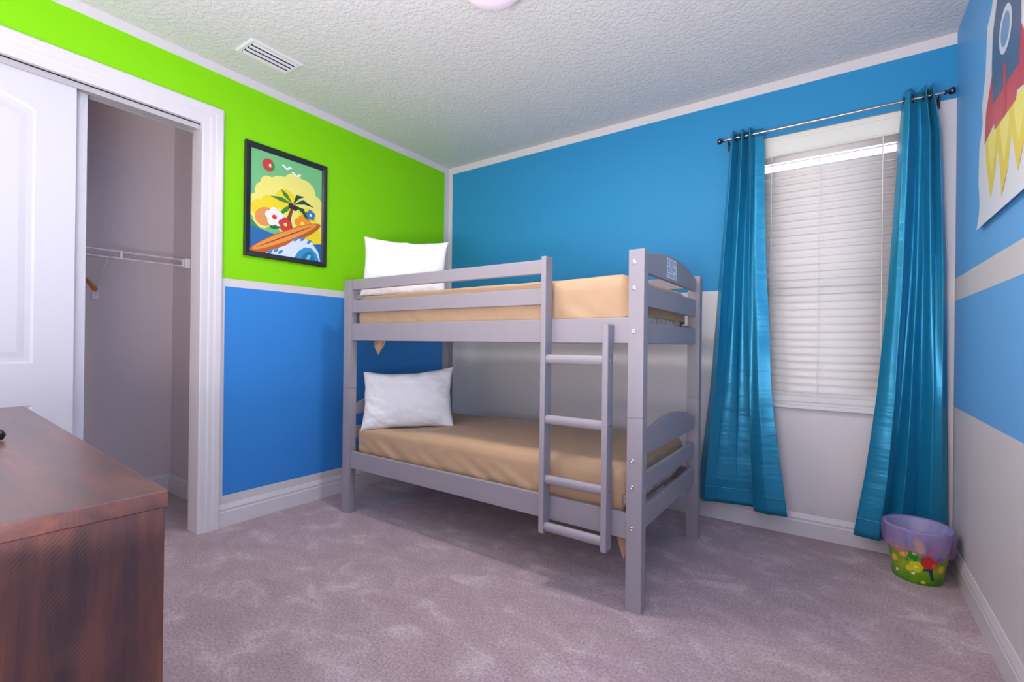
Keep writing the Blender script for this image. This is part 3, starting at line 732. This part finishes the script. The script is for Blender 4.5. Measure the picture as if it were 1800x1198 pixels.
# breaking wave
S.append(((214, 226, 240), [(0.10, 0.0), (0.16, 0.035), (0.24, 0.075), (0.30, 0.125), (0.37, 0.145), (0.43, 0.125), (0.48, 0.07), (0.50, 0), (0.3, 0.0)]))
S.append(((52, 146, 196), [(0.30, 0.0), (0.33, 0.05), (0.38, 0.085), (0.43, 0.085), (0.47, 0.05), (0.49, 0.0)]))
S.append(((28, 116, 166), [(0.35, 0.0), (0.37, 0.035), (0.41, 0.06), (0.44, 0.05), (0.46, 0.0)]))
S.append(((120, 190, 220), [(0.385, 0.0), (0.40, 0.03), (0.415, 0.04), (0.425, 0.03), (0.41, 0.0)]))
for (x, y) in ((0.31, 0.128), (0.36, 0.138), (0.41, 0.128), (0.13, 0.012), (0.17, 0.028), (0.20, 0.022)):
    S.append(((62, 140, 190), circle(x, y, 0.010, 10, 2.2, 0.7)))
artwork('print', S, lambda u, v, d: (0.008+d, FY0+FB-0.002+u, FZ0+FB-0.002+v), ink((116, 190, 128)), [(0, 0), (aw, 0), (aw, ah), (0, ah)], frame, 0.003, (0, aw, 0, ah), 'bright printed beach scene with clouds, surfboard and wave')

# ------------------------------------------------------------------ die-cut wall poster (generic rocket)
OUT = [(-0.600, 1.668), (-0.535, 1.880), (-0.545, 2.03), (-0.600, 2.12), (-0.585, 2.20), (-0.640, 2.31), (-0.655, 2.42), (-0.665, 2.50), (-0.735, 2.535), (-0.80, 2.66), (-0.92, 2.76), (-1.10, 2.79),
       (-1.28, 2.74), (-1.40, 2.60), (-1.42, 2.45), (-1.47, 2.30), (-1.50, 2.0), (-1.50, 1.672)]
R_ = []
for (c0, h_) in (((-0.76, 2.03), 0.27), ((-0.94, 2.05), 0.33), ((-1.12, 2.03), 0.27)):
    for rgb, q in (((238, 214, 60), 1.0), ((246, 232, 110), 0.62)):
        R_.append((rgb, [(c0[0]-0.10*q, c0[1]), (c0[0]-0.095*q, c0[1]-h_*0.35*q), (c0[0]-0.05*q, c0[1]-h_*0.7*q), (c0[0], c0[1]-h_*q), (c0[0]+0.05*q, c0[1]-h_*0.7*q), (c0[0]+0.095*q, c0[1]-h_*0.35*q), (c0[0]+0.10*q, c0[1])]))
R_.append(((200, 66, 78), [(-0.64, 2.02), (-0.66, 2.14), (-0.76, 2.27), (-0.80, 2.05)])); R_.append(((200, 66, 78), [(-1.24, 2.02), (-1.22, 2.14), (-1.12, 2.27), (-1.08, 2.05)]))
R_.append(((206, 74, 84), [(-0.80, 2.02), (-1.08, 2.02), (-1.11, 2.13), (-0.77, 2.13)]))
R_.append(((84, 104, 136), [(-0.77, 2.13), (-1.11, 2.13), (-1.13, 2.28), (-1.12, 2.42), (-1.06, 2.52), (-0.82, 2.52), (-0.76, 2.42), (-0.75, 2.28)]))
R_.append(((226, 196, 160), [(-0.82, 2.52), (-1.06, 2.52), (-1.02, 2.60), (-0.94, 2.68), (-0.86, 2.60)]))
R_.append(((222, 226, 236), circle(-0.94, 2.34, 0.085))); R_.append(((120, 156, 196), circle(-0.94, 2.34, 0.060)))
R_.append(((200, 66, 78), [(-0.92, 2.02), (-0.96, 2.02), (-0.96, 2.21), (-0.92, 2.21)]))
wp = thing('wall_poster', 'large white cut out poster of a rocket taped high on the right wall', 'poster', (W, -1.0, 1.67))
def wpos(u, v, d):
    curl = 0.016*max(0, 1-(v-1.667)/0.16)**2
    return (W-0.002-d-curl, u, v)
# subdivide outline so that the lower edge can lift from the wall
artwork('print', R_, wpos, M['poster_white'], OUT, wp, 0.002, None, 'white die cut sheet printed with a cartoon rocket', (1.69, 1.71, 1.74, 1.78, 1.83))

# ------------------------------------------------------------------ trash can
TX, TY = 3.465, -0.262
can = thing('trash_can', 'small round printed trash can with lavender liner in the corner under the curtain', 'trash can', (TX, TY, 0))
RB, RT, TH = 0.098, 0.132, 0.262
def can_mat():
    m = mat('printed_meadow_tin', (96, 176, 40), 0.3); nt = m.node_tree; b = nt.nodes['Principled BSDF']
    tc = nt.nodes.new('ShaderNodeTexCoord'); sp = nt.nodes.new('ShaderNodeSeparateXYZ'); n = nt.nodes.new('ShaderNodeTexNoise'); n.inputs['Scale'].default_value = 22
    nt.links.new(tc.outputs['Object'], sp.inputs[0]); nt.links.new(tc.outputs['Object'], n.inputs['Vector'])
    ma = nt.nodes.new('ShaderNodeMath'); ma.operation = 'MULTIPLY_ADD'; ma.inputs[1].default_value = 0.10; nt.links.new(n.outputs['Fac'], ma.inputs[0]); nt.links.new(sp.outputs['Z'], ma.inputs[2])
    mu = nt.nodes.new('ShaderNodeMath'); mu.operation = 'MULTIPLY'; mu.inputs[1].default_value = 2.9; nt.links.new(ma.outputs[0], mu.inputs[0])
    r = ramp(nt, [(0.17, lin((74, 150, 10))), (0.30, lin((132, 196, 24))), (0.42, lin((196, 206, 44))), (0.52, lin((110, 184, 60))), (0.60, lin((236, 214, 120))), (0.75, lin((150, 206, 226)))])
    nt.links.new(mu.outputs[0], r.inputs['Fac']); nt.links.new(r.outputs['Color'], b.inputs['Base Color']); return m
m = MB(); m.lathe([(0, 0.002), (RB-0.004, 0.0), (RB, 0.004), (RT, TH-0.006), (RT+0.004, TH-0.003), (RT+0.003, TH+0.001), (RT-0.001, TH), (RT-0.003, TH-0.006), (RB-0.003, 0.008), (0, 0.008)], (TX, TY, 0), 48)
def patch(u, v, d):                         # u metres round the side from the camera-facing line, v height
    r = lerp(RB, RT, v/TH)+0.0006+d; a = math.atan2(CAM.y-TY, CAM.x-TX)+u/r
    return (TX+r*math.cos(a), TY+r*math.sin(a), v)
mats = [can_mat()]; cnt = 0
def dab(rgb, poly):
    global cnt
    mt = ink(rgb)
    if mt not in mats: mats.append(mt)
    c0 = (sum(p[0] for p in poly)/len(poly), sum(p[1] for p in poly)/len(poly)); cnt += 1; d = 0.00012*cnt
    m.add([patch(*c0, d)]+[patch(*p, d) for p in poly], [(0, 1+i, 1+(i+1) % len(poly)) for i in range(len(poly))], mats.index(mt))
dab((30, 140, 40), [(-0.045, 0.105), (0.0, 0.100), (0.005, 0.155), (-0.030, 0.165)])
for (u, v, r, c) in ((-0.085, 0.16, 0.022, (240, 160, 40)), (-0.058, 0.138, 0.017, (244, 150, 50)), (-0.10, 0.10, 0.016, (220, 190, 40)), (-0.03, 0.075, 0.014, (244, 196, 40)), (-0.005, 0.09, 0.026, (206, 206, 30)),
                     (-0.015, 0.055, 0.007, (240, 240, 220)), (-0.085, 0.045, 0.007, (240, 240, 220)), (0.10, 0.09, 0.018, (200, 190, 50)), (0.0, 0.215, 0.018, (240, 214, 110)), (0.01, 0.185, 0.022, (240, 214, 110)), (0.022, 0.02, 0.008, (206, 206, 30))):
    for k in range(5): dab(c, circle(u+r*0.6*math.cos(k*1.257), v+r*0.6*math.sin(k*1.257), r*0.55, 10))
    dab((250, 226, 120), circle(u, v, r*0.3, 8))
# red toadstool-like bloom with dark stem
dab((34, 56, 88), [(0.042, 0.085), (0.058, 0.085), (0.066, 0.035), (0.054, 0.035)]); dab((34, 56, 88), [(0.02, 0.088), (0.06, 0.098), (0.06, 0.082), (0.022, 0.078)])
dab((196, 40, 36), circle(0.046, 0.125, 0.034, 16)); dab((224, 90, 40), circle(0.066, 0.108, 0.012, 10)); dab((70, 40, 110), circle(0.088, 0.142, 0.014, 10, 1.6)); dab((196, 74, 140), circle(0.058, 0.185, 0.018, 12))
m.build('body', mats, can)
# liner: inside bag, folded over the rim, wavy loose cuff
m = MB()
def lin_r(a, k): return 0.003*math.sin(7*a+k)+0.002*math.sin(17*a+2*k)+0.006*noise.noise((math.cos(a)*5, math.sin(a)*5, k))
rows = [(RB-0.010, 0.05, 0.1), (RT-0.032, TH-0.06, 0.4), (RT-0.016, TH-0.02, 0.3), (RT-0.006, TH+0.003, 0.2), (RT+0.002, TH+0.009, 0.3), (RT+0.010, TH+0.004, 0.5), (RT+0.012, TH-0.03, 0.9), (RT+0.010, TH-0.07, 1.2), (RT+0.004, TH-0.105, 1.3), (RT-0.006, TH-0.125, 0.9)]
def lf(u, v):
    a = 2*math.pi*u; i = v*(len(rows)-1); j = min(int(i), len(rows)-2); t = i-j
    r, z, k = (lerp(rows[j][q], rows[j+1][q], t) for q in range(3))
    tail = max(0, v-0.6)/0.4
    zz = z-tail*(0.016*math.sin(a*1.0+0.9)+0.008*math.sin(5*a+1)+0.004*math.sin(11*a))
    rr = r+lin_r(a, 1.0)*k*1.3
    rmin = lerp(RB, RT, max(0, zz)/TH)+0.0035
    if v > 0.5: rr = max(rr, rmin)
    x, y = TX+rr*math.cos(a), TY+rr*math.sin(a)
    return (min(x, W-0.018), min(y, -0.1), zz)
m.grid(lf, 120, 40, closed_u=True); tag(m.build('liner', M['liner'], can), 'translucent lavender plastic bag folded over the rim')

# ------------------------------------------------------------------ dresser
DH = 0.90
dr = thing('dresser', 'dark rustic brown wood dresser in the near left corner', 'dresser', (2.20, -3.078, 0))
dw, dd = 1.58, 0.43
DM = Matrix.Translation((2.20, -3.078, 0)) @ Matrix.Rotation(math.radians(-3.0), 4, 'Z')
def dpart(name, mt, boxes, parent, bevel=0.002):
    m = MB()
    for b in boxes: m.box(*b)
    m.v = [tuple(DM @ Vector(v)) for v in m.v]
    return m.build(name, mt, parent, bevel=bevel)
dpart('top', M['wood_top'], [(-dw, 0.0, -dd, 0.0, DH-0.028, DH)], dr)
dpart('side_panel', M['wood_side'], [(-0.026, -0.004, -dd+0.004, -0.004, 0.0, DH-0.0285)], dr)
dpart('side_panel', M['wood_side'], [(-dw+0.004, -dw+0.026, -dd+0.004, -0.004, 0.0, DH-0.0285)], dr)
dpart('back_panel', M['wood_side'], [(-dw+0.0265, -0.0265, -dd+0.006, -dd+0.014, 0.04, DH-0.03)], dr)
dpart('bottom_panel', M['wood_side'], [(-dw+0.0265, -0.0265, -dd+0.015, -0.03, 0.06, 0.08)], dr)
dpart('plinth', M['wood_side'], [(-dw+0.0265, -0.0265, -0.05, -0.03, 0.0, 0.058)], dr)
fw = (dw-0.06)/2
for c in range(2):
    for r in range(3):
        x1 = -0.029-c*(fw+0.004); z0 = 0.088+r*0.262
        d = dpart('drawer', M['wood_side'], [(x1-fw, x1, -0.028, -0.006, z0, z0+0.256), (x1-fw+0.02, x1-0.02, -0.36, -0.0285, z0+0.02, z0+0.2)], dr)
        for q in (0.25, 0.75):
            k = MB(); k.lathe([(0.006, 0), (0.006, 0.012), (0.014, 0.018), (0.014, 0.024), (0, 0.027)], (0, 0, 0), 16)
            k.v = [tuple(DM @ Vector((x1-fw*q+x, -0.0055+z, z0+0.14+y))) for x, y, z in k.v]; k.build('knob', M['darknickel'], d)
# black curved foot standing on the dresser, reaching in from the left
m = MB(); pts = [(1.10, -3.265, DH+0.020), (1.20, -3.245, DH+0.019), (1.30, -3.218, DH+0.017), (1.38, -3.192, DH+0.0155), (1.425, -3.174, DH+0.0145)]
m.tube(pts, 0.014, 14, rfun=lambda i: 0.0145)
m.lathe([(0, -0.0145), (0.010, -0.0105), (0.0145, 0), (0.010, 0.0105), (0, 0.0145)], (1.427, -3.1735, DH+0.0145), 14)
tag(m.build('stand_foot', M['blackplastic']), 'black rounded foot of a stand on the dresser top at the left edge', 'stand')

# ------------------------------------------------------------------ closet: wire shelf and hanger
SX0, SX1, SZ = DX+0.004, -0.75, 1.728
shelf = thing('wire_shelf', 'white wire shelf with hanging lip inside the closet', 'shelf', ((SX0+SX1)/2, -2.6, SZ))
ya, yb = YN+0.10, CY1-0.012
m = MB(); m.tube([(SX1, ya, SZ), (SX1, yb, SZ)], 0.0042, 8); m.tube([(SX1+0.004, ya, SZ-0.045), (SX1+0.004, yb, SZ-0.045)], 0.0042, 8); m.build('front_rail', M['wire'], shelf)
m = MB(); m.tube([(SX0+0.004, ya, SZ-0.006), (SX0+0.004, yb, SZ-0.006)], 0.003, 8); m.build('back_rail', M['wire'], shelf)
m = MB(); y = yb-0.0127
while y > ya:
    m.tube([(SX0+0.001, y, SZ-0.0015), (SX1, y, SZ-0.0015)], 0.0014, 5); y -= 0.0254
tag(m.build('deck_wire', M['wire'], shelf), kind='stuff')
for yc in (-2.331, -1.975, -2.85, -3.4):
    m = MB(); m.box(SX1-0.003, SX1+0.008, yc-0.007, yc+0.007, SZ-0.05, SZ+0.006); m.build('clip', M['wire'], shelf, bevel=0.002)
m = MB(); m.box(SX1-0.03, SX1+0.012, CY1-0.036, CY1-0.0005, SZ-0.058, SZ+0.012); m.box(SX1-0.07, SX1+0.012, CY1-0.006, CY1-0.0005, SZ-0.058, SZ+0.012); m.build('end_bracket', M['wire'], shelf, bevel=0.003)
for yc in (-2.40, -3.3):
    m = MB(); m.tube([(SX1-0.004, yc, SZ-0.05), (SX0+0.012, yc+0.012, 1.462)], 0.0055, 8); m.box(DX+0.0005, DX+0.012, yc-0.005, yc+0.030, 1.425, 1.475)
    m.build('brace', M['wire'], shelf)
hg = thing('coat_hanger', 'wooden coat hanger hanging from the closet shelf beside the sliding door', 'hanger', (-0.79, -2.555, 1.68))
hc = Vector((-0.757, -2.545, 0)); hd = Vector((0.10, 0.99, 0)).normalized()
m = MB(); n = 14
pts = [hc+hd*(t*0.02)+Vector((0, 0, z)) for t, z in ()]
hook = [hc+Vector((0.0, 0, 1.555))]+[hc+Vector((0.012+0.016*math.cos(a), 0, 1.665+0.020*math.sin(a))) for a in [math.radians(d) for d in range(-70, 200, 18)]]
m.tube([hc+Vector((0, 0, 1.545)), hc+Vector((0.004, 0, 1.62))]+hook[1:], 0.002, 8); m.build('hook', M['nickel'], hg)
bar = []
for i in range(-12, 13):
    t = i/12; bar.append(hc+Vector((0.17*t, 0.045*t, 1.545-0.07*t*t-0.02*abs(t))))
m = MB(); m.tube(bar, 0.010, 10, rfun=lambda i: 0.010+0.004*abs(i-12)/12); m.build('shoulder_bar', M['hanger'], hg)

# ------------------------------------------------------------------ ceiling vent and light
VX0, VX1, VY0, VY1 = 0.243, 0.437, -2.092, -1.782
vent = thing('air_vent', 'white louvred air vent in the ceiling above the closet corner', 'vent', ((VX0+VX1)/2, (VY0+VY1)/2, H))
m = MB(); b_ = 0.026
prof = [(0, 0), (0.005, 0.001), (0.009, 0.008), (0.009, b_-0.003), (0.006, b_)]
vs = []; k = len(prof)
for (x, y, sx, sy) in ((VX0, VY0, 1, 1), (VX1, VY0, -1, 1), (VX1, VY1, -1, -1), (VX0, VY1, 1, -1)):
    vs += [(x+w_*sx, y+w_*sy, H-0.0005-d) for d, w_ in prof]
m.add(vs, [(i*k+j, i*k+j+1, ((i+1) % 4)*k+j+1, ((i+1) % 4)*k+j) for i in range(4) for j in range(k-1)])
m.build('frame', M['vent'], vent)
m = MB(); m.box(VX0+b_-0.004, VX1-b_+0.004, VY0+b_-0.004, VY1-b_+0.004, H-0.003, H-0.0008); m.build('shade_plate', M['vent_shade'], vent)  # flat plate, shade of the duct opening put into its dark colour
for q in range(4):
    xc = lerp(VX0+b_+0.014, VX1-b_-0.010, q/3); t = 1.05
    m = MB(); dx, dz = 0.0062*math.cos(t), 0.0062*math.sin(t)
    m.prism([(xc+dx, H-0.0045), (xc-dx, H-0.0045-2*dz), (xc-dx+0.0025, H-0.0045-2*dz), (xc+dx+0.0025, H-0.0045)], lambda u, v, s: (u, VY0+b_ if s == 0 else VY1-b_, v)); m.build('louver', M['vent'], vent)
lp = thing('ceiling_light', 'round frosted dome light in the middle of the ceiling', 'ceiling light', LAMP_POS)
m = MB(); m.lathe([(0, -0.0005), (0.155, -0.0005), (0.16, -0.006), (0.16, -0.022), (0.152, -0.026), (0, -0.026)], LAMP_POS, 48); m.build('base', M['lampbase'], lp)
m = MB(); m.lathe([(0.152*math.cos(a), -0.0265-0.088*math.sin(a)) for a in [math.pi/2*i/16 for i in range(17)]], LAMP_POS, 48); m.build('dome', M['dome'], lp)
pl = bpy.data.lights.new('ceiling_light_bulb', 'AREA'); pl.shape = 'DISK'; pl.size = 0.26; pl.energy = LAMP_WATT; pl.color = (1.0, 0.93, 0.88); pl.spread = math.radians(180)
po = bpy.data.objects.new('ceiling_light_bulb', pl); C.objects.link(po); po.location = LAMP_POS+Vector((0, 0, -0.118))
